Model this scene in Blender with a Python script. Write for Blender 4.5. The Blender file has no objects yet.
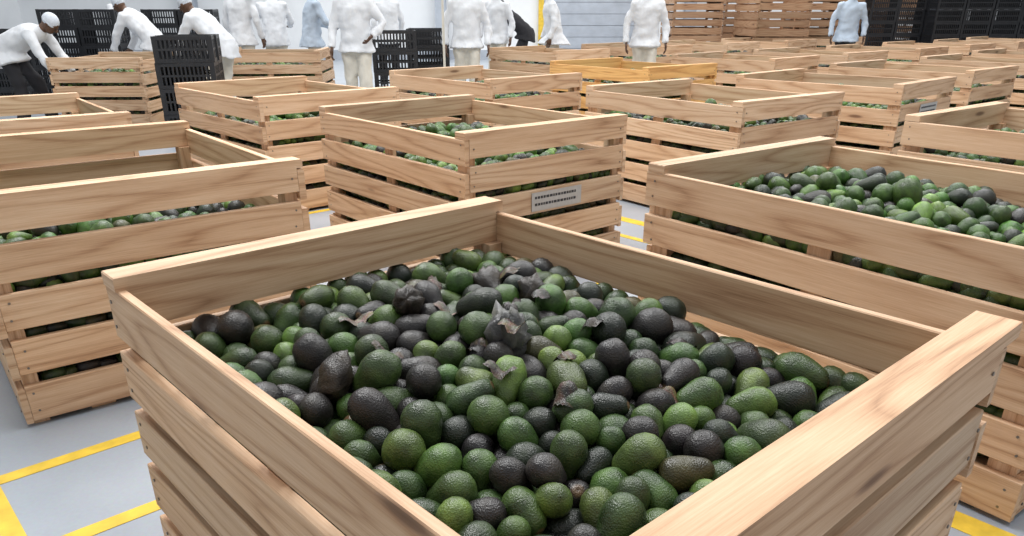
import bpy, bmesh, math, random
import numpy as np
from mathutils import Vector, Matrix
random.seed(7); rng=np.random.default_rng(47)
S=bpy.context.scene
col=S.collection
try:
    S.view_settings.view_transform='Standard'
except Exception: pass
T,W,L=.788,1.098,1.446

# ---------------- materials ----------------
def newmat(name):
    m=bpy.data.materials.new(name); m.use_nodes=True
    nt=m.node_tree; b=nt.nodes['Principled BSDF']; return m,nt,b
def N(nt,t,**k):
    n=nt.nodes.new(t)
    for a,v in k.items(): setattr(n,a,v)
    return n
def ramp(nt,stops):
    r=N(nt,'ShaderNodeValToRGB'); e=r.color_ramp.elements
    e[0].position=stops[0][0]; e[0].color=(*stops[0][1],1)
    e[1].position=stops[-1][0]; e[1].color=(*stops[-1][1],1)
    for p,c in stops[1:-1]:
        x=e.new(p); x.color=(*c,1)
    return r
def mix(nt,bt,fac,a,b):
    m=N(nt,'ShaderNodeMix',data_type='RGBA',blend_type=bt)
    for s,v in ((m.inputs[0],fac),(m.inputs[6],a),(m.inputs[7],b)):
        if hasattr(v,'is_output'): nt.links.new(v,s)
        elif isinstance(v,(int,float)): s.default_value=v
        else: s.default_value=(*v,1)
    return m.outputs[2]
def mathn(nt,op,a,b=None,clamp=False):
    m=N(nt,'ShaderNodeMath',operation=op,use_clamp=clamp)
    for s,v in ((m.inputs[0],a),(m.inputs[1],b)):
        if v is None: continue
        if hasattr(v,'is_output'): nt.links.new(v,s)
        else: s.default_value=v
    return m.outputs[0]
def simple(name,c,rough=.6,var=.12,scale=6,metal=0,bump=0,bd=.01):
    m,nt,b=newmat(name)
    tc=N(nt,'ShaderNodeTexCoord'); n=N(nt,'ShaderNodeTexNoise'); n.inputs['Scale'].default_value=scale; n.inputs['Detail'].default_value=4
    nt.links.new(tc.outputs['Object'],n.inputs['Vector'])
    lo=tuple(x*(1-var) for x in c); hi=tuple(min(1,x*(1+var)) for x in c)
    r=ramp(nt,[(.3,lo),(.7,hi)]); nt.links.new(n.outputs['Fac'],r.inputs[0]); nt.links.new(r.outputs[0],b.inputs['Base Color'])
    b.inputs['Roughness'].default_value=rough; b.inputs['Metallic'].default_value=metal
    if bump:
        bp=N(nt,'ShaderNodeBump'); bp.inputs['Strength'].default_value=bump; bp.inputs['Distance'].default_value=bd
        nt.links.new(n.outputs['Fac'],bp.inputs['Height']); nt.links.new(bp.outputs[0],b.inputs['Normal'])
    return m
def wood_mat():
    m,nt,b=newmat('pine_wood'); lk=nt.links.new
    uv=N(nt,'ShaderNodeUVMap'); uv.uv_map='UVMap'
    def mp(sx,sy):
        q=N(nt,'ShaderNodeMapping'); q.inputs['Scale'].default_value=(sx,sy,1); lk(uv.outputs[0],q.inputs[0]); return q.outputs[0]
    def no(sx,sy,det,rough=.5,dist=0):
        n=N(nt,'ShaderNodeTexNoise'); n.inputs['Scale'].default_value=1; n.inputs['Detail'].default_value=det; n.inputs['Roughness'].default_value=rough
        n.inputs['Distortion'].default_value=dist; lk(mp(sx,sy),n.inputs['Vector']); return n.outputs['Fac']
    f=no(.6,7,1.5,.4,.3)
    rings=mathn(nt,'PINGPONG',mathn(nt,'MULTIPLY',f,20),1.0)
    rings=mathn(nt,'POWER',rings,2.2)
    fine=no(7,260,4,.7); mid=no(1.5,48,3,.6); big=no(1.1,5,2)
    s=mathn(nt,'ADD',mathn(nt,'MULTIPLY',fine,.62),mathn(nt,'MULTIPLY',mid,.42))
    s=mathn(nt,'ADD',s,mathn(nt,'MULTIPLY',big,.28))
    s=mathn(nt,'SUBTRACT',s,mathn(nt,'MULTIPLY',rings,.27))
    r=ramp(nt,[(.22,(.29,.155,.078)),(.40,(.47,.280,.160)),(.58,(.60,.395,.245)),(.78,(.70,.50,.335))])
    lk(s,r.inputs[0])
    v=N(nt,'ShaderNodeTexVoronoi'); v.inputs['Scale'].default_value=1; lk(mp(1.3,6.2),v.inputs['Vector'])
    k=ramp(nt,[(0,(1,1,1)),(.05,(.85,.85,.85)),(.095,(0,0,0))]); lk(v.outputs['Distance'],k.inputs[0])
    k2=ramp(nt,[(.06,(1,1,1)),(.24,(0,0,0))]); lk(v.outputs['Distance'],k2.inputs[0])
    c1=mix(nt,'MIX',mathn(nt,'MULTIPLY',k2.outputs[0],.4),r.outputs[0],(.38,.19,.09))
    c1=mix(nt,'MIX',mathn(nt,'MULTIPLY',k.outputs[0],.85),c1,(.11,.045,.02))
    at=N(nt,'ShaderNodeAttribute'); at.attribute_name='tint'
    c2=mix(nt,'MULTIPLY',1.0,c1,at.outputs['Color'])
    lk(c2,b.inputs['Base Color']); b.inputs['Roughness'].default_value=.65
    bp=N(nt,'ShaderNodeBump'); bp.inputs['Strength'].default_value=.4; bp.inputs['Distance'].default_value=.0014
    lk(s,bp.inputs['Height']); lk(bp.outputs[0],b.inputs['Normal'])
    return m
def avo_mat():
    m,nt,b=newmat('avocado_skin'); lk=nt.links.new
    tc=N(nt,'ShaderNodeTexCoord'); at=N(nt,'ShaderNodeAttribute'); at.attribute_name='tint'
    def no(sc,det):
        n=N(nt,'ShaderNodeTexNoise'); n.inputs['Scale'].default_value=sc; n.inputs['Detail'].default_value=det; lk(tc.outputs['Object'],n.inputs['Vector']); return n.outputs['Fac']
    big=no(28,4); fine=no(300,2)
    vo=N(nt,'ShaderNodeTexVoronoi'); vo.inputs['Scale'].default_value=330; lk(tc.outputs['Object'],vo.inputs['Vector'])
    r=ramp(nt,[(.3,(.42,.42,.48)),(.52,(1,1,1)),(.72,(1.6,1.55,1.25))]); lk(big,r.inputs[0])
    c=mix(nt,'MULTIPLY',1.0,at.outputs['Color'],r.outputs[0])
    sp=ramp(nt,[(.0,(1,1,1)),(.26,(0,0,0))]); lk(vo.outputs['Distance'],sp.inputs[0])
    c=mix(nt,'MULTIPLY',mathn(nt,'MULTIPLY',sp.outputs[0],.9),c,(2.4,2.3,2.0))
    lk(c,b.inputs['Base Color'])
    rr=ramp(nt,[(.3,(.26,)*3),(.7,(.48,)*3)]); lk(big,rr.inputs[0]); lk(rr.outputs[0],b.inputs['Roughness'])
    b.inputs['Specular IOR Level'].default_value=.5
    bp=N(nt,'ShaderNodeBump'); bp.inputs['Strength'].default_value=.55; bp.inputs['Distance'].default_value=.0011
    h=mathn(nt,'ADD',fine,mathn(nt,'MULTIPLY',vo.outputs['Distance'],-1.3)); lk(h,bp.inputs['Height']); lk(bp.outputs[0],b.inputs['Normal'])
    return m
WOOD=wood_mat(); AVO=avo_mat()
NAIL=simple('nail_steel',(.22,.2,.18),.4,.1,30,.8)
LABEL=simple('label_paper',(.42,.41,.40),.7,.08,40)
INK=simple('label_ink',(.03,.03,.035),.7,.1,40)
COAT=simple('white_cotton',(.69,.71,.74),.9,.08,7,0,.7,.03)
COATB=simple('pale_blue_cotton',(.44,.52,.62),.9,.08,7,0,.7,.03)
TROU=simple('cream_trousers_cotton',(.60,.57,.50),.9,.08,7,0,.7,.03)
DARK=simple('black_trousers_cloth',(.018,.018,.022),.9,.3,6)
SKIN=simple('skin',(.10,.048,.026),.5,.15,12)
HAIR=simple('hairnet_white',(.62,.66,.72),.8,.1,60)
BOOT=simple('rubber_boot',(.6,.6,.6),.5,.1,8)
PLAST=simple('black_plastic',(.014,.015,.018),.42,.2,8)
WHITEWALL=simple('painted_wall',(.80,.82,.84),.8,.05,1.2)
STEEL=simple('painted_steel',(.44,.48,.54),.45,.1,4,.2)

def floor_mat():
    m,nt,b=newmat('epoxy_concrete'); lk=nt.links.new
    tc=N(nt,'ShaderNodeTexCoord')
    n=N(nt,'ShaderNodeTexNoise'); n.inputs['Scale'].default_value=1.7; n.inputs['Detail'].default_value=6; lk(tc.outputs['Object'],n.inputs['Vector'])
    r=ramp(nt,[(.3,(.34,.38,.43)),(.7,(.44,.48,.53))]); lk(n.outputs['Fac'],r.inputs[0])
    n2=N(nt,'ShaderNodeTexNoise'); n2.inputs['Scale'].default_value=90; n2.inputs['Detail'].default_value=2; lk(tc.outputs['Object'],n2.inputs['Vector'])
    c=mix(nt,'MULTIPLY',.2,r.outputs[0],n2.outputs['Color']); lk(c,b.inputs['Base Color'])
    b.inputs['Roughness'].default_value=.3
    return m
FLOOR=floor_mat()
YEL=simple('yellow_floor_paint',(.74,.50,.05),.5,.18,14)

# ---------------- helpers ----------------
def finish(name,verts,faces,mats,mi=None,smooth=False,parent=None,uvs=None,tint=None):
    me=bpy.data.meshes.new(name+'_mesh'); me.from_pydata(verts,[],faces)
    for m in mats: me.materials.append(m)
    if mi is not None: me.polygons.foreach_set('material_index',mi)
    if smooth: me.polygons.foreach_set('use_smooth',[True]*len(faces))
    if uvs is not None:
        l=me.uv_layers.new(name='UVMap'); l.data.foreach_set('uv',np.array(uvs,dtype=np.float32).ravel())
    if tint is not None:
        a=me.color_attributes.new('tint','FLOAT_COLOR','POINT'); a.data.foreach_set('color',np.array(tint,dtype=np.float32).ravel())
    me.update()
    o=bpy.data.objects.new(name,me); col.objects.link(o)
    if parent: o.parent=parent
    return o
class Build:
    def __init__(s,tone=None): s.v=[];s.f=[];s.mi=[];s.uv=[];s.t=[];s.tone=tone
    def prism(s,poly,axis,lo,hi,m=0,length=0,tint=None):
        o=len(s.v); n=len(poly); ou,ov=random.uniform(0,50),random.uniform(0,50)
        if tint is None:
            k=random.uniform(.84,1.12); w=random.uniform(-.035,.04); tint=(k*(1+w),k,k*(1-w),1)
            if s.tone: tint=(k*s.tone[0],k*s.tone[1],k*s.tone[2],1)
        ax=[i for i in range(3) if i!=axis]
        for h in (lo,hi):
            for p in poly:
                c=[0,0,0]; c[axis]=h; c[ax[0]]=p[0]; c[ax[1]]=p[1]; s.v.append(tuple(c)); s.t.append(tint)
        fs=[list(range(o,o+n)),list(range(o+n,o+2*n))]+[[o+i,o+(i+1)%n,o+n+(i+1)%n,o+n+i] for i in range(n)]
        area=sum(poly[i][0]*poly[(i+1)%n][1]-poly[(i+1)%n][0]*poly[i][1] for i in range(n))
        sg=(area>0)^(axis==1)
        if sg: fs[0].reverse()
        else:
            fs[1].reverse()
            for q in fs[2:]: q.reverse()
        oth=[i for i in range(3) if i!=length]
        for fi,q in enumerate(fs):
            P=[s.v[i] for i in q]
            a=Vector(P[1])-Vector(P[0]); b2=Vector(P[2])-Vector(P[1]); nr=a.cross(b2)
            d=max(range(3),key=lambda i:abs(nr[i]))
            for p in P:
                if d==length: s.uv.append((p[oth[0]]*.25+ou,p[oth[1]]+ov))
                else:
                    t=[i for i in oth if i!=d][0]
                    s.uv.append((p[length]+ou,p[t]+ov+.37*d))
            s.f.append(q); s.mi.append(m)
    def box(s,x0,x1,y0,y1,z0,z1,m=0,length=0,tint=None,ch=0):
        if ch>0:
            ax=length; o=[i for i in range(3) if i!=ax]; R=[(x0,x1),(y0,y1),(z0,z1)]
            a0,a1=R[o[0]]; b0,b1=R[o[1]]
            poly=[(a0+ch,b0),(a1-ch,b0),(a1,b0+ch),(a1,b1-ch),(a1-ch,b1),(a0+ch,b1),(a0,b1-ch),(a0,b0+ch)]
            s.prism(poly,ax,R[ax][0],R[ax][1],m,length,tint)
        else:
            s.prism([(y0,z0),(y1,z0),(y1,z1),(y0,z1)],0,x0,x1,m,length,tint)
    def obj(s,name,mats,parent=None,uv=True):
        return finish(name,s.v,s.f,mats,s.mi,False,parent,s.uv if uv else None,s.t)

def crate_mesh(name,label=None,tone=None,over=0.0):
    B=Build(tone); hw,hl=W/2,L/2; th=.024; j=lambda a:random.uniform(-a,a)
    for sx in (-1,1):
        for z1,h in ((T-.032,.122),(.600,.118),(.448,.118),(.296,.118),(.142,.124)):
            x0,x1=sorted((sx*hw+j(.003),sx*(hw-th)))
            B.box(x0,x1,-hl+j(.006),hl+j(.006),z1-h+j(.004),z1+j(.003),0,1,ch=.0025)
    for sy in (-1,1):
        y0,y1=sorted((sy*hl,sy*(hl-.078)))
        bt=.118; e=th+.001; r=hw+(over if sy<0 else 0)
        poly=[(-hw,T-.031),(-hw,T-.003),(-hw+.003,T),(r-.003,T),(r,T-.003),(r,T-.031),(hw-e,T-.031),(hw-e,T-bt),(-hw+e,T-bt),(-hw+e,T-.031)]
        B.prism(poly,1,y0,y1,0,0)
        for z1,h in ((.632,.122),(.472,.122),(.314,.122),(.150,.130)):
            y0,y1=sorted((sy*hl+j(.003),sy*(hl-th)))
            B.box(-hw+e,hw-e,y0,y1,z1-h,z1,0,0,ch=.0025)
        for sx in (-1,1):
            x0,x1=sorted((sx*(hw-th-.001),sx*(hw-th-.05))); y0,y1=sorted((sy*(hl-th-.001),sy*(hl-th-.078)))
            B.box(x0,x1,y0,y1,0.0,T-bt-.001,0,2,ch=.002)
    for sx in (-1,1):
        x0,x1=sorted((sx*(hw-th-.001),sx*(hw-th-.022)))
        B.box(x0,x1,-.04,.04,.02,T-.16,0,2)
    n=9
    for i in range(n):
        y=-hl+.03+(L-.06)*i/n
        B.box(-hw+th+.002,hw-th-.002,y,y+(L-.06)/n-.012,.10,.118,0,0)
    for x in (-.3,0,.3): B.box(x-.04,x+.04,-hl+.03,hl-.03,0,.099,0,1)
    def nail(c,ax,s):
        r=.0042; P=[]
        for k in range(6):
            a=k*math.pi/3; P.append((r*math.cos(a),r*math.sin(a)))
        if ax==0:
            B.prism([(c[1]+p[0],c[2]+p[1]) for p in P],0,*sorted((c[0],c[0]+s*.0025)),1,0,(1,1,1,1))
        else:
            B.prism([(c[0]+p[0],c[2]+p[1]) for p in P],1,*sorted((c[1],c[1]+s*.0025)),1,0,(1,1,1,1))
    for sx in (-1,1):
        for z in (T-.06,T-.12,.57,.51,.42,.36,.27,.21,.11,.05):
            for y in (-hl+.04+j(.008),hl-.04+j(.008)): nail((sx*(hw+.001),y,z+j(.006)),0,sx)
    for sy in (-1,1):
        for z in (T-.07,.60,.54,.44,.38,.28,.22,.12,.06):
            for x in (-hw+.05+j(.008),hw-.05+j(.008)): nail((x,sy*(hl+.001),z+j(.006)),1,sy)
    if label:
        y=-hl-.0045; zb=label
        B.box(-.14,.21,y-.001,y+.0015,zb,zb+.095,2,0,(1,1,1,1))
        for r_ in range(2):
            x=-.12
            z=zb+.075-.035*r_
            while x<.17:
                w=random.uniform(.008,.020)
                B.box(x,min(x+w,.19),y-.0018,y-.0009,z-.013,z,3,0,(1,1,1,1)); x+=w+.005
    o=B.obj(name,[WOOD,NAIL,LABEL,INK]); me=o.data; bpy.data.objects.remove(o); return me

# ---------------- avocado pile (PBD relaxed) ----------------
def surf(x,y): return .684+.080*np.exp(-(((x-.04)/.42)**2+((y-.10)/.60)**2))
def simulate():
    nA=760; hx,hy=W/2-.03,L/2-.03
    c=np.stack([rng.uniform(-hx+.04,hx-.04,nA),rng.uniform(-hy+.04,hy-.04,nA),np.zeros(nA)],1)
    fl=lambda x,y: surf(x,y)-.185
    c[:,2]=fl(c[:,0],c[:,1])+.04+rng.uniform(0,.36,nA)
    ph=rng.uniform(0,2*np.pi,nA); el=rng.normal(0,.35,nA)
    d=np.stack([np.cos(ph)*np.cos(el),np.sin(ph)*np.cos(el),np.sin(el)],1)
    sc=np.clip(rng.normal(.96,.12,nA),.72,1.25); ln=.038*sc*rng.uniform(.65,1.25,nA)
    P=np.concatenate([c,c+d*ln[:,None]]).astype(np.float32); R=np.concatenate([.0312*sc,.0234*sc]).astype(np.float32)
    for it in range(520):
        if it%7==0:
            G=np.sum(P*P,1); D2=G[:,None]+G[None]-2*P@P.T
            rs=R[:,None]+R[None]+.012
            I,J=np.nonzero(np.triu(D2<rs*rs,1)); k=(J-I)!=nA; I,J=I[k],J[k]
        P[:,2]-=.0024 if it<420 else .0010
        if 60<it<300: P[:,:2]+=rng.normal(0,.0007,(len(P),2)).astype(np.float32)
        for _ in range(2):
            dv=P[I]-P[J]; ds=np.linalg.norm(dv,axis=1)+1e-6; ov=(R[I]+R[J]-ds); m=ov>0
            co=(dv[m]/ds[m][:,None])*(ov[m]*.36)[:,None]
            np.add.at(P,I[m],co); np.add.at(P,J[m],-co)
            dv=P[nA:]-P[:nA]; ds=np.linalg.norm(dv,axis=1)+1e-6
            co=dv/ds[:,None]*((ds-ln)*.5)[:,None]; P[:nA]+=co; P[nA:]-=co
            P[:,0]=np.clip(P[:,0],-hx+R,hx-R); P[:,1]=np.clip(P[:,1],-hy+R,hy-R)
            P[:,2]=np.maximum(P[:,2],fl(P[:,0],P[:,1])+R)
    return P[:nA],P[nA:],sc
C1,C2,SC=simulate()

PROF=[(-.0312,0,.0008),(-.0300,0,.0095),(-.0255,0,.0190),(-.0165,0,.0268),(-.004,.05,.0314),(.0,.25,.0308),(.0,.5,.0285),(.0,.75,.0258),(.0,.95,.0232),(.007,1,.0208),(.0145,1,.0170),(.0195,1,.0112),(.0218,1,.0062),(.0224,1,.0040),(.0215,1,.0008)]
PROFLO=[(-.0312,0,.0008),(-.0265,0,.0180),(-.012,0,.0290),(.0,.2,.0310),(0,.75,.0262),(.010,1,.0200),(.020,1,.0100),(.0225,1,.0008)]
def base(prof,seg):
    v=[];q=[]
    for (z,w,r) in prof:
        for k in range(seg):
            a=2*math.pi*k/seg; v.append((r*math.cos(a),r*math.sin(a),z,w))
    for i in range(len(prof)-1):
        for k in range(seg): q.append((i*seg+k,i*seg+(k+1)%seg,(i+1)*seg+(k+1)%seg,(i+1)*seg+k))
    return np.array(v),np.array(q)
PAL=[((.024,.046,.013),.26),((.040,.078,.018),.26),((.080,.130,.030),.16),((.011,.017,.010),.16),((.014,.012,.012),.11),((.045,.040,.016),.05)]
def pick(n):
    w=np.array([p[1] for p in PAL]); i=rng.choice(len(PAL),n,p=w/w.sum()); c=np.array([PAL[k][0] for k in i])
    return c*rng.uniform(.75,1.35,(n,1))*rng.uniform(.90,1.10,(n,3))
def avo_mesh(name,c1,c2,sc,prof,seg,cols,bad=None,extra=None,mould=None):
    bv,bq=base(prof,seg); n=len(c1); nv=len(bv)
    ax=(c2-c1); ln=np.linalg.norm(ax,axis=1,keepdims=True); ax=ax/ln
    rf=rng.normal(size=(n,3)); ex=np.cross(ax,rf); ex/=np.linalg.norm(ex,axis=1,keepdims=True); ey=np.cross(ax,ex)
    wob=rng.uniform(.94,1.06,(n,2)); fat=rng.uniform(-.05,.16,n)
    rs=1+fat[:,None]*bv[None,:,3]
    X=bv[None,:,0]*(sc*wob[:,0])[:,None]*rs; Y=bv[None,:,1]*(sc*wob[:,1])[:,None]*rs; Z=bv[None,:,2]*sc[:,None]+bv[None,:,3]*ln
    bend=rng.uniform(-.5,.5,n)[:,None]; X=X+bend*Z*Z*2.5
    V=c1[:,None,:]+X[...,None]*ex[:,None,:]+Y[...,None]*ey[:,None,:]+Z[...,None]*ax[:,None,:]
    if prof is PROF:
        k3=rng.normal(size=(n,3))*70; p3=rng.uniform(0,6,n)
        h=np.sin(np.einsum('nvc,nc->nv',V,k3)+p3[:,None])*.022
        cen=(c1+c2)[:,None,:]/2; V=cen+(V-cen)*(1+h[...,None])
    colr=np.ones((n,nv,4)); 
    g=np.clip(1.12-.25*bv[:,3],.7,1.2)
    colr[:,:,:3]=cols[:,None,:]*g[None,:,None]
    if prof is PROF: colr[:,(bv[:,2]>.0217)|((bv[:,2]>.0212)&(bv[:,3]>.9)),:3]=np.array([.13,.075,.035])
    if bad is not None:
        for i in bad:
            dn=rng.normal(size=(6,3))*130; ph=rng.uniform(0,6,6); p=V[i]
            h=sum(np.sin(p@dn[k]+ph[k]) for k in range(6))/6
            cen=p.mean(0); V[i]=cen+(p-cen)*(1-.08+.30*h)[:,None]
            cc=np.array([.024,.018,.014]) if i!=mould else np.array([.085,.085,.085])
            colr[i,:,:3]=cc*(1+.9*np.clip(h,-.5,1))[:,None]
    V=V.reshape(-1,3); F=(bq[None]+(np.arange(n)*nv)[:,None,None]).reshape(-1,4); Cc=colr.reshape(-1,4)
    if extra:
        ev,ef,ec=extra; F=np.concatenate([F,np.array(ef)+len(V)]); V=np.concatenate([V,np.array(ev)]); Cc=np.concatenate([Cc,np.array(ec)])
    me=bpy.data.meshes.new(name); me.vertices.add(len(V)); me.vertices.foreach_set('co',V.astype(np.float32).ravel())
    me.loops.add(F.size); me.loops.foreach_set('vertex_index',F.astype(np.int32).ravel())
    me.polygons.add(len(F)); me.polygons.foreach_set('loop_start',np.arange(0,F.size,4,dtype=np.int32)); me.polygons.foreach_set('loop_total',np.full(len(F),4,dtype=np.int32))
    me.update(calc_edges=True); me.polygons.foreach_set('use_smooth',np.ones(len(F),dtype=bool))
    a=me.color_attributes.new('tint','FLOAT_COLOR','POINT'); a.data.foreach_set('color',Cc.astype(np.float32).ravel())
    me.materials.append(AVO); me.validate(); return me
def side_fill(zlo,zhi):
    P=[]
    hx,hy=W/2-.064,L/2-.064
    z=zlo
    while z<zhi:
        for s in (-1,1):
            for y in np.arange(-hy+.045,hy-.04,.062): P.append((s*(hx+rng.uniform(-.008,.003)),np.clip(y+rng.uniform(-.01,.01)+.03*(int(z*100)%2),-hy+.045,hy-.045),z+rng.uniform(-.008,.008)))
            for x in np.arange(-hx+.05,hx-.045,.062): P.append((np.clip(x+rng.uniform(-.01,.01),-hx+.045,hx-.045),s*(hy+rng.uniform(-.008,.003)),z+rng.uniform(-.008,.008)))
        z+=.056
    P=np.array(P); n=len(P)
    al=np.abs(np.abs(P[:,0])-hx)<.02
    d=np.zeros((n,3)); up=rng.normal(0,.35,n)
    sg=rng.choice([-1,1],n)
    d[al,1]=1; d[~al,0]=1; d[:,:2]*=sg[:,None]; d[:,2]=up; d/=np.linalg.norm(d,axis=1,keepdims=True)
    return P-d*.018,P+d*.016,rng.uniform(.92,1.08,n)
def dark_filler(hz):  # added near-black filler hidden under the fruit, stops light leaking through gaps
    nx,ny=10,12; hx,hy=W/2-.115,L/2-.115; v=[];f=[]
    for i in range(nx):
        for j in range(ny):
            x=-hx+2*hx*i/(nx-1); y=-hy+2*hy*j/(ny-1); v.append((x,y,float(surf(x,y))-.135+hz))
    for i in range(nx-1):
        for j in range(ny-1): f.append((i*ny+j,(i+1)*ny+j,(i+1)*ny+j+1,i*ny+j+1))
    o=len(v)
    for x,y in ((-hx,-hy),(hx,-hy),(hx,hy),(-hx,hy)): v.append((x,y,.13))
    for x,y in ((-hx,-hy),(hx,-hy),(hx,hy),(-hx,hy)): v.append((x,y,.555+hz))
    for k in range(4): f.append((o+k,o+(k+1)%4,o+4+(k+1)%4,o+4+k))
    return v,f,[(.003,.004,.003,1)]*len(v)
def scraps():
    v=[];f=[];c=[]
    spots=[(-.02,-.02),(.03,-.12),(-.05,.05),(.10,.12),(-.12,-.1),(.18,-.05),(.02,.25),(-.2,.15),(.12,-.3),(.25,.3),(.1,.4),(-.07,-.22),(.2,.12),(-.15,.35),(.30,-.2)]
    for (x,y) in spots:
        d=np.hypot(C1[:,0]-x,C1[:,1]-y); zt=C1[d<.05][:,2].max()+.028 if (d<.05).any() else .74
        a=random.uniform(0,6.28); l=random.uniform(.025,.042); w=random.uniform(.014,.024); cu=random.uniform(18,34); o=len(v)
        tl=random.uniform(-.5,.5)
        tone=random.choice([(.05,.035,.025),(.03,.022,.018),(.11,.08,.055),(.075,.05,.03)])
        for i in range(9):
            for jx in range(7):
                s=(i/8-.5)*2; t=(jx/6-.5)*2; ww=w*(1-.6*s*s)*random.uniform(.85,1.1)
                px=s*l*random.uniform(.95,1.05); py=t*ww; pz=-cu*py*py*(1+.4*s)+.008*math.sin(4*s+x*9)+tl*px+random.uniform(-.0025,.0025)
                v.append((x+px*math.cos(a)-py*math.sin(a),y+px*math.sin(a)+py*math.cos(a),zt+pz)); c.append((*[q*random.uniform(.6,1.3) for q in tone],1))
        for i in range(8):
            for jx in range(6): f.append((o+i*7+jx,o+i*7+jx+1,o+(i+1)*7+jx+1,o+(i+1)*7+jx))
    return v,f,c
def merge(a,b):
    return (a[0]+b[0],a[1]+[tuple(i+len(a[0]) for i in q) for q in b[1]],a[2]+b[2])
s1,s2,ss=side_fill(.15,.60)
def stack(*a): return np.concatenate(a)
colsA=pick(len(C1))
dm=np.hypot((C1[:,0]-.0)/.34,(C1[:,1]-.02)/.45); top=C1[:,2]>surf(C1[:,0],C1[:,1])-.055
cand=np.nonzero((dm<1)&top)[0]; bad=list(rng.choice(cand,min(22,len(cand)),replace=False))
ti=np.nonzero(top)[0]; mould=int(ti[np.argmin(np.hypot(C1[ti,0]-.29,C1[ti,1]+.47))]); bad.append(mould); SC[mould]*=1.2
near=np.exp(-(dm*1.1)**2); dk=(rng.uniform(0,1,len(C1))<near*.32); colsA2=colsA.copy(); colsA2[dk]=np.array([.016,.014,.014])*rng.uniform(.7,1.6,(dk.sum(),1))
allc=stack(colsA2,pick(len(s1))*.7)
meA=avo_mesh('avocado_heap_detailed',stack(C1,s1),stack(C2,s2),stack(SC*1.05,ss),PROF,20,allc,bad,merge(dark_filler(0),scraps()),mould)
meB=avo_mesh('avocado_heap_plain',stack(C1,s1),stack(C2,s2),stack(SC*1.05,ss),PROFLO,10,stack(colsA*np.array([1.15,1.3,1.0]),pick(len(s1))*.8),None,dark_filler(0))

# ---------------- crates ----------------
def place(name,me,x,y,r,z=0):
    o=bpy.data.objects.new(name,me); col.objects.link(o); o.location=(x,y,z); o.rotation_euler=(0,0,math.radians(r)); return o
cmA=crate_mesh('wooden_crate_a',over=.05); cm=[crate_mesh('wooden_crate_v%d'%i) for i in range(4)]; cmL=crate_mesh('wooden_crate_label',label=.363); cmK=crate_mesh('wooden_crate_label_high',label=.52)
cmG=crate_mesh('wooden_crate_gold',tone=(1.15,.98,.55)); cmD=[crate_mesh('wooden_crate_weathered%d'%i,tone=(.62,.55,.50)) for i in range(2)]
place('wooden_crate',cmA,0,1.424,42.3); place('avocado_pile',meA,0,1.424,42.3)
F=[('B',-.257,4.531,39.8,-.055,cmL),('C',-1.675,3.191,38.0,-.115,0),('D',1.381,2.641,37.0,.015,0),('E',1.429,5.841,36.5,-.04,0),
('G',-.261,7.52,42.5,-.05,0),('H',-1.727,6.133,42.3,-.06,0),('K',2.875,7.057,43.4,-.04,cmK),('I',-2.99,4.665,38,-.04,0),('J',3.004,4.08,37.5,-.03,0)]
for i in range(3,12): F.append(('x',1.36+1.5*(i-3)+random.uniform(-.1,.1),8.97+1.35*(i-3)+random.uniform(-.1,.1),random.uniform(38,44),-.04,cmG if i==3 else 0))
for i in range(4,9): F.append(('x',4.33+1.5*(i-4)+random.uniform(-.1,.1),8.57+1.35*(i-4)+random.uniform(-.1,.1),random.uniform(38,44),-.04,0))
F.append(('x',-4.98,10.45,2,-.1,0)); F.append(('x',-3.45,12.1,93,-.1,0))
for i in range(3,8): F.append(('x',.55+1.5*(i-3),12.3+1.35*(i-3),random.uniform(38,44),-.04,0))
for i in range(0,4): F.append(('x',7.5+1.5*i,9.0+1.35*i,41,-.04,0))
for k,(n,x,y,r,dz,mm) in enumerate(F):
    place('wooden_crate',mm or cm[k%4],x,y,r)
    p=place('avocado_pile',meB,x,y,r+(180 if k%2 else 0),dz)
def gx(u,D): return (u-512)/763*(.904*D+.2)
for (u,y,n) in ((690,19.0,3),(738,20.6,4),(768,17.6,2),(812,18.4,3),(852,20.2,4),(885,21.4,3)):
    e=bpy.data.objects.new('wooden_crate_stack',None); col.objects.link(e); e.location=(gx(u,y),y,0); e.rotation_euler=(0,0,math.radians(random.uniform(-4,6)))
    for i in range(n):
        c=bpy.data.objects.new('stacked_crate_%d'%(i+1),cmD[i%2]); col.objects.link(c); c.parent=e; c.location=(random.uniform(-.03,.03),random.uniform(-.03,.03),i*.79)

# ---------------- black plastic crates ----------------
def plastic_mesh():
    B=Build(); a,b,h=.30,.20,.25; t=(1,1,1,1)
    def bx(*q): B.box(*q,0,0,t)
    for z0,z1 in ((.0,.035),(.215,.25),(.115,.135)):
        for s in (-1,1):
            bx(-a,a,*sorted((s*b,s*(b-.018))),z0,z1); bx(*sorted((s*a,s*(a-.018))),-b+.018,b-.018,z0,z1)
    for sx in (-1,1):
        for sy in (-1,1): bx(*sorted((sx*(a+.002),sx*(a-.035))),*sorted((sy*(b+.002),sy*(b-.035))),0,.252)
    for s in (-1,1):
        for i in range(1,14):
            x=-a+2*a*i/14; bx(x-.009,x+.009,*sorted((s*(b-.002),s*(b-.014))),.03,.22)
        for i in range(1,9):
            y=-b+2*b*i/9; bx(*sorted((s*(a-.002),s*(a-.014))),y-.009,y+.009,.03,.22)
    bx(-a+.018,a-.018,-b+.018,b-.018,.008,.016)
    o=B.obj('plastic_crate',[PLAST]); me=o.data; bpy.data.objects.remove(o); return me
PM=plastic_mesh()
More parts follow.
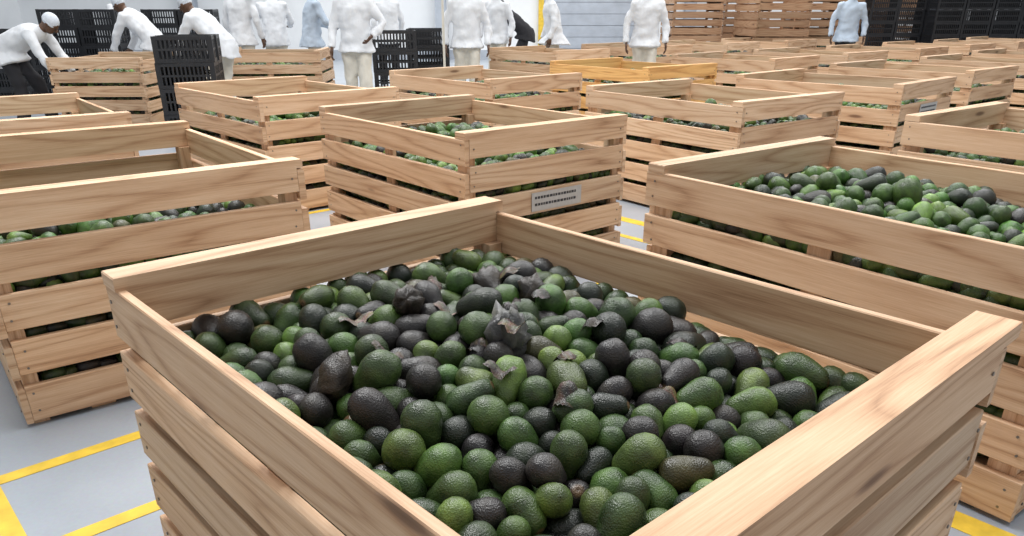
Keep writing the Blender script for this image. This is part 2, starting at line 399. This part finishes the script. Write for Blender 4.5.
def pstack(x,y,r,nx,ny,n):
    e=bpy.data.objects.new('plastic_crate_stack',None); col.objects.link(e); e.location=(x,y,0); e.rotation_euler=(0,0,math.radians(r))
    k=0
    for i in range(nx):
        for jj in range(ny):
            for z in range(n-(random.random()<.2 and i>0)):
                k+=1; c=bpy.data.objects.new('plastic_crate_%d'%k,PM); col.objects.link(c); c.parent=e; c.location=((i-(nx-1)/2)*.62+random.uniform(-.01,.01),jj*.42,z*.262); c.rotation_euler=(0,0,random.uniform(-.03,.03)); c.scale=(1,1,1.04)
pstack(gx(187,9.0),9.0,14,1,2,4)
pstack(gx(395,11.4),11.4,8,1,1,4); pstack(gx(428,12.4),12.4,5,1,2,4)
pstack(gx(88,13.2),13.2,0,2,1,5); pstack(gx(0,11.8),11.8,0,1,2,4)
pstack(gx(185,15.0),15.0,4,2,1,5)
pstack(gx(925,18),19,0,3,1,8); pstack(gx(1010,17.5),18.5,0,4,2,8)

# ---------------- workers ----------------
def loft(v,f,pts,rad,seg=14,lat=Vector((1,0,0)),cap=True):
    pts=[Vector(p) for p in pts]; n=len(pts); o=len(v)
    for i,p in enumerate(pts):
        d=(pts[min(i+1,n-1)]-pts[max(i-1,0)]).normalized()
        l=lat-d*lat.dot(d)
        if l.length<.05: l=Vector((0,1,0))-d*d.y
        l.normalize(); q=d.cross(l); r=rad[i]; r=(r,r) if isinstance(r,(int,float)) else r
        for k in range(seg):
            a=2*math.pi*k/seg; v.append(tuple(p+l*math.cos(a)*r[0]+q*math.sin(a)*r[1]))
    for i in range(n-1):
        for k in range(seg): f.append((o+i*seg+k,o+i*seg+(k+1)%seg,o+(i+1)*seg+(k+1)%seg,o+(i+1)*seg+k))
    f.append(tuple(range(o+seg-1,o-1,-1))); f.append(tuple(range(o+(n-1)*seg,o+n*seg)))
def ellips(v,f,c,r,rot=None,nu=14,nv=9):
    o=len(v); c=Vector(c); rot=rot or Matrix.Identity(3)
    for i in range(nv+1):
        t=math.pi*(i+.02)/(nv+.04)
        for k in range(nu):
            a=2*math.pi*k/nu; v.append(tuple(c+rot@Vector((r[0]*math.sin(t)*math.cos(a),r[1]*math.sin(t)*math.sin(a),r[2]*math.cos(t)))))
    for i in range(nv):
        for k in range(nu): f.append((o+i*nu+k,o+(i+1)*nu+k,o+(i+1)*nu+(k+1)%nu,o+i*nu+(k+1)%nu))
    f.append(tuple(range(o,o+nu))); f.append(tuple(range(o+(nv+1)*nu-1,o+nv*nu-1,-1)))
FOLD=bpy.data.textures.new('cloth_folds','CLOUDS'); FOLD.noise_scale=.14; FOLD.noise_depth=1
def worker(x,y,face,bend=4,arms='down',stride=.08,trou=None,coat=None,hgt=1.0,hem=.76,cap=None):
    trou=trou or TROU; coat=coat or COAT
    e=bpy.data.objects.new('worker',None); col.objects.link(e); e.location=(x,y,0); e.rotation_euler=(0,0,math.radians(face)); e.scale=(hgt,)*3
    th=math.radians(bend); d=Vector((0,math.sin(th),math.cos(th)))
    pel=Vector((0,-.22*math.sin(th),.93-.05*math.sin(th)))
    P=lambda s:pel+d*s
    ank=[Vector((-.10,stride,.09)),Vector((.10,-stride,.09))]
    hips=[pel+Vector((-.09,0,-.03)),pel+Vector((.09,0,-.03))]
    v=[];f=[]
    loft(v,f,[pel+Vector((0,0,-.12)),pel,pel+d*.12],[(.15,.11),(.175,.125),(.15,.11)])
    for h,a in zip(hips,ank):
        kn=(h+a)/2+Vector((0,.05+.05*math.sin(th),0))
        loft(v,f,[h+Vector((0,0,.05)),h.lerp(kn,.3),kn,kn.lerp(a,.5),a+Vector((0,0,.0)),a+Vector((0,0,-.02))],[.098,.096,.078,.076,.074,.072])
    o1=finish('trousers',v,f,[trou],None,True,e)
    v=[];f=[]
    t=(pel.z-hem)/(pel.z-.09); hemc=pel.lerp((ank[0]+ank[1])/2,t)
    loft(v,f,[hemc,hemc.lerp(pel,.5),pel,P(.14),P(.28),P(.40),P(.47),P(.52),P(.56)],
         [(.225+stride*.2,.165+stride*.6),(.215,.16+stride*.3),(.20,.15),(.185,.138),(.20,.14),(.215,.13),(.19,.108),(.10,.08),(.062,.062)],18)
    hands=[]
    for s in (-1,1):
        sh=P(.455)+Vector((s*.18,0,0))
        if arms=='down': el=sh+Vector((s*.11,-.02,-.28)); wr=el+Vector((0,.08,-.24))
        elif arms=='work': el=sh+Vector((s*.10,.10,-.25)); wr=el+Vector((-s*.03,.22,-.06))
        elif arms=='reach': el=sh+Vector((s*.05,.12,-.25)); wr=el+Vector((-s*.03,.12,-.21))
        else:
            if s<0: el=sh+Vector((-.17,-.06,-.23)); wr=el+Vector((.12,.16,-.14))
            else: el=sh+Vector((.09,.02,-.28)); wr=el+Vector((0,.10,-.22))
        loft(v,f,[sh-Vector((s*.05,0,-.01)),sh,sh.lerp(el,.5),el,el.lerp(wr,.5),wr],[.062,.070,.064,.057,.052,.048])
        hands.append((wr,(wr-el).normalized(),s))
    o2=finish('coat',v,f,[coat],None,True,e)
    for o,vs in ((o1,.02),(o2,.017)):
        m=o.modifiers.new('Remesh','REMESH'); m.mode='VOXEL'; m.voxel_size=vs; m.use_smooth_shade=True
        m=o.modifiers.new('Smooth','SMOOTH'); m.iterations=3; m.factor=.5
        m=o.modifiers.new('Folds','DISPLACE'); m.texture=FOLD; m.strength=.045; m.mid_level=.5; m.texture_coords='LOCAL'
    v=[];f=[]
    for a in ank:
        loft(v,f,[a+Vector((0,-.07,-.045)),a+Vector((0,-.03,-.04)),a+Vector((0,.06,-.05)),a+Vector((0,.15,-.06)),a+Vector((0,.185,-.065))],[(.03,.03),(.042,.048),(.045,.038),(.045,.028),(.025,.018)])
        loft(v,f,[a+Vector((0,-.02,-.04)),a+Vector((0,-.01,.05))],[.045,.05])
    finish('boots',v,f,[BOOT],None,True,e)
    v=[];f=[]
    for wr,hd,s in hands:
        lat=Vector((0,1,0))-hd*hd.y
        if lat.length<.3: lat=Vector((1,0,0))
        lat.normalize(); nrm=hd.cross(lat)
        loft(v,f,[wr-hd*.04,wr,wr+hd*.04,wr+hd*.085],[(.026,.022),(.028,.02),(.042,.016),(.04,.014)],10,lat)
        for k,(ol,l) in enumerate(((-.03,.06),(-.01,.075),(.01,.07),(.03,.055))):
            b0=wr+hd*.075+lat*ol; loft(v,f,[b0,b0+hd*l*.5,b0+hd*l*.85+nrm*(-s)*.015,b0+hd*l+nrm*(-s)*.028],[.0095,.009,.008,.006],6,lat)
        b0=wr+hd*.025+lat*.03; loft(v,f,[b0,b0+hd*.03+lat*.022,b0+hd*.06+lat*.026],[.012,.01,.007],6,nrm)
    R=Matrix.Rotation(-th*.75,3,'X'); hc=P(.56)+R@Vector((0,.02,.115))
    loft(v,f,[P(.50),P(.54),hc+R@Vector((0,-.02,-.04))],[.06,.052,.052],12)
    ellips(v,f,hc,(.075,.092,.105),R); ellips(v,f,hc+R@Vector((0,.03,-.05)),(.055,.06,.06),R)
    ellips(v,f,hc+R@Vector((0,.098,-.012)),(.014,.02,.024),R,8,6)
    for s in (-1,1): ellips(v,f,hc+R@Vector((s*.077,0,-.01)),(.01,.02,.03),R,8,6)
    finish('head_and_hands',v,f,[SKIN],None,True,e)
    v=[];f=[]
    for s in (-1,1): ellips(v,f,hc+R@Vector((s*.03,.086,.012)),(.012,.007,.007),R,8,5)
    ellips(v,f,hc+R@Vector((0,.09,-.052)),(.024,.008,.006),R,8,5)
    finish('eyes_and_mouth',v,f,[INK],None,True,e)
    v=[];f=[]; ellips(v,f,hc+R@Vector((0,-.018,.032)),(.088,.098,.088),R,16,10)
    loft(v,f,[hc+R@Vector((0,-.015,.0)),hc+R@Vector((0,-.015,.018))],[(.086,.095),(.091,.10)],16,R@Vector((1,0,0)))
    finish('hairnet',v,f,[cap or HAIR],None,True,e)
    return e
def wk(u,D,*a,**k): return worker(gx(u,D),D,*a,**k)
wk(22,10.0,-88,68,'reach',.12,DARK,hem=.70)
wk(146,12.4,80,45,'reach')
wk(214,10.9,75,46,'reach',.1)
wk(244,13.3,-20,5,'down',.1,hgt=1.04)
wk(276,13.9,15,10,'work')
wk(314,13.4,-60,8,'work',.1,TROU,COATB)
wk(357,10.2,175,3,'mixed',.05,hem=.83)
wk(389,14.8,40,5,'down',.1,DARK)
wk(467,11.4,185,3,'down',.07,hem=.83)
wk(497,14.8,160,5,'down')
wk(552,14.4,100,10,'down',.25)
wk(645,12.3,180,5,'down',.08,hem=.80)
wk(846,15.6,170,5,'down',.1,DARK,COATB)
wk(118,15.6,-100,20,'work')
wk(518,16.3,90,48,'reach',.1,DARK,DARK,cap=DARK)
B=Build(); B.box(-.015,.015,-.015,.015,.08,1.75,0,2,(1,1,1,1)); B.box(-.2,.2,-.03,.03,0,.09,1,0,(1,1,1,1))
br=B.obj('floor_broom',[TROU,PLAST]); br.location=(gx(444,11.1),11.1,0)

# ---------------- room ----------------
def slab(name,x0,x1,y0,y1,z0,z1,m):
    B=Build(); B.box(x0,x1,y0,y1,z0,z1,0,0,(1,1,1,1)); return B.obj(name,[m])
slab('floor',-14,26,-4,24,-.1,0,FLOOR)
slab('wall_back',-14,26,24,24.2,0,6,WHITEWALL)
slab('wall_left',-14.2,-14,-4,24.2,0,6,WHITEWALL)
slab('wall_right',26,26.2,-4,24.2,0,6,WHITEWALL)
slab('baseboard_back',-14,26,23.95,24,0,.25,STEEL)
for i,x in enumerate((-9,-2.0,5,12,19)):
    B=Build(); t=(1,1,1,1)
    B.box(x-.15,x+.15,23.55,23.57,0,6,0,0,t); B.box(x-.15,x+.15,23.83,23.85,0,6,0,0,t); B.box(x-.01,x+.01,23.57,23.83,0,6,0,0,t)
    B.obj('steel_column',[STEEL])
B=Build(); t=(1,1,1,1)
for k in range(14): B.box(.9,3.6,23.86,23.90+.03*(k%2),k*.3,k*.3+.29,0,0,t)
B.box(.75,.9,23.84,23.95,0,4.3,1,0,t);B.box(3.6,3.75,23.84,23.95,0,4.3,1,0,t);B.box(.75,3.75,23.84,23.95,4.2,4.4,1,0,t)
B.obj('door_1',[STEEL,YEL])
B=Build(); t=(1,1,1,1); z=.002
for i in range(-1,8):
    for jx in range(0,5):
        ca,cb=i*2.0-.06*jx,-jx*2.42
        a0,a1,b0,b1=ca-.80,ca+.80,cb-.97,cb+.94
        def ln(p0,p1,q0,q1): B.box(p0,p1,-q1,-q0,0.0005,z,0,0,t)
        ln(a0-.09,a0,b0,b1); ln(a1,a1+.05,b0,b1); ln(a0,a1,b0-.055,b0); ln(a0,a1,b1,b1+.055)
for jx in range(0,4): B.box(-.89-.06*jx,-.80-.06*jx,jx*2.42+.97,jx*2.42+1.48,.0005,z,0,0,t)
o=B.obj('floor_marking',[YEL]); o.location=(0,1.424,0); o.rotation_euler=(0,0,math.radians(42.3))

# ---------------- light ----------------
w=bpy.data.worlds.new('World'); S.world=w; w.use_nodes=True
bg=w.node_tree.nodes['Background']; bg.inputs[0].default_value=(.94,.97,1,1); bg.inputs[1].default_value=.57
def area(x,y,z,sx,sy,p,c=(1,.995,.985),rx=0,ry=0):
    l=bpy.data.lights.new('skylight','AREA'); l.shape='RECTANGLE'; l.size=sx; l.size_y=sy; l.energy=p; l.color=c
    o=bpy.data.objects.new('skylight',l); col.objects.link(o); o.location=(x,y,z); o.rotation_euler=(rx,ry,0)
area(-1.8,4.5,5.5,1.6,5,370,rx=math.radians(-10)); area(2.5,3.5,6,1.4,5,210); area(4,10,6.5,4,8,430); area(-5,12,6.5,4,8,370); area(7,18,6.5,6,6,500); area(-2,19,6.5,8,6,560)

cam=bpy.data.cameras.new('cam'); co=bpy.data.objects.new('camera',cam); col.objects.link(co)
co.location=(0,0,1.3); co.rotation_euler=(math.radians(90-25.33),0,0); cam.sensor_width=36; cam.lens=763/1024*36; cam.shift_y=103/1024
cam.clip_start=.02; S.camera=co
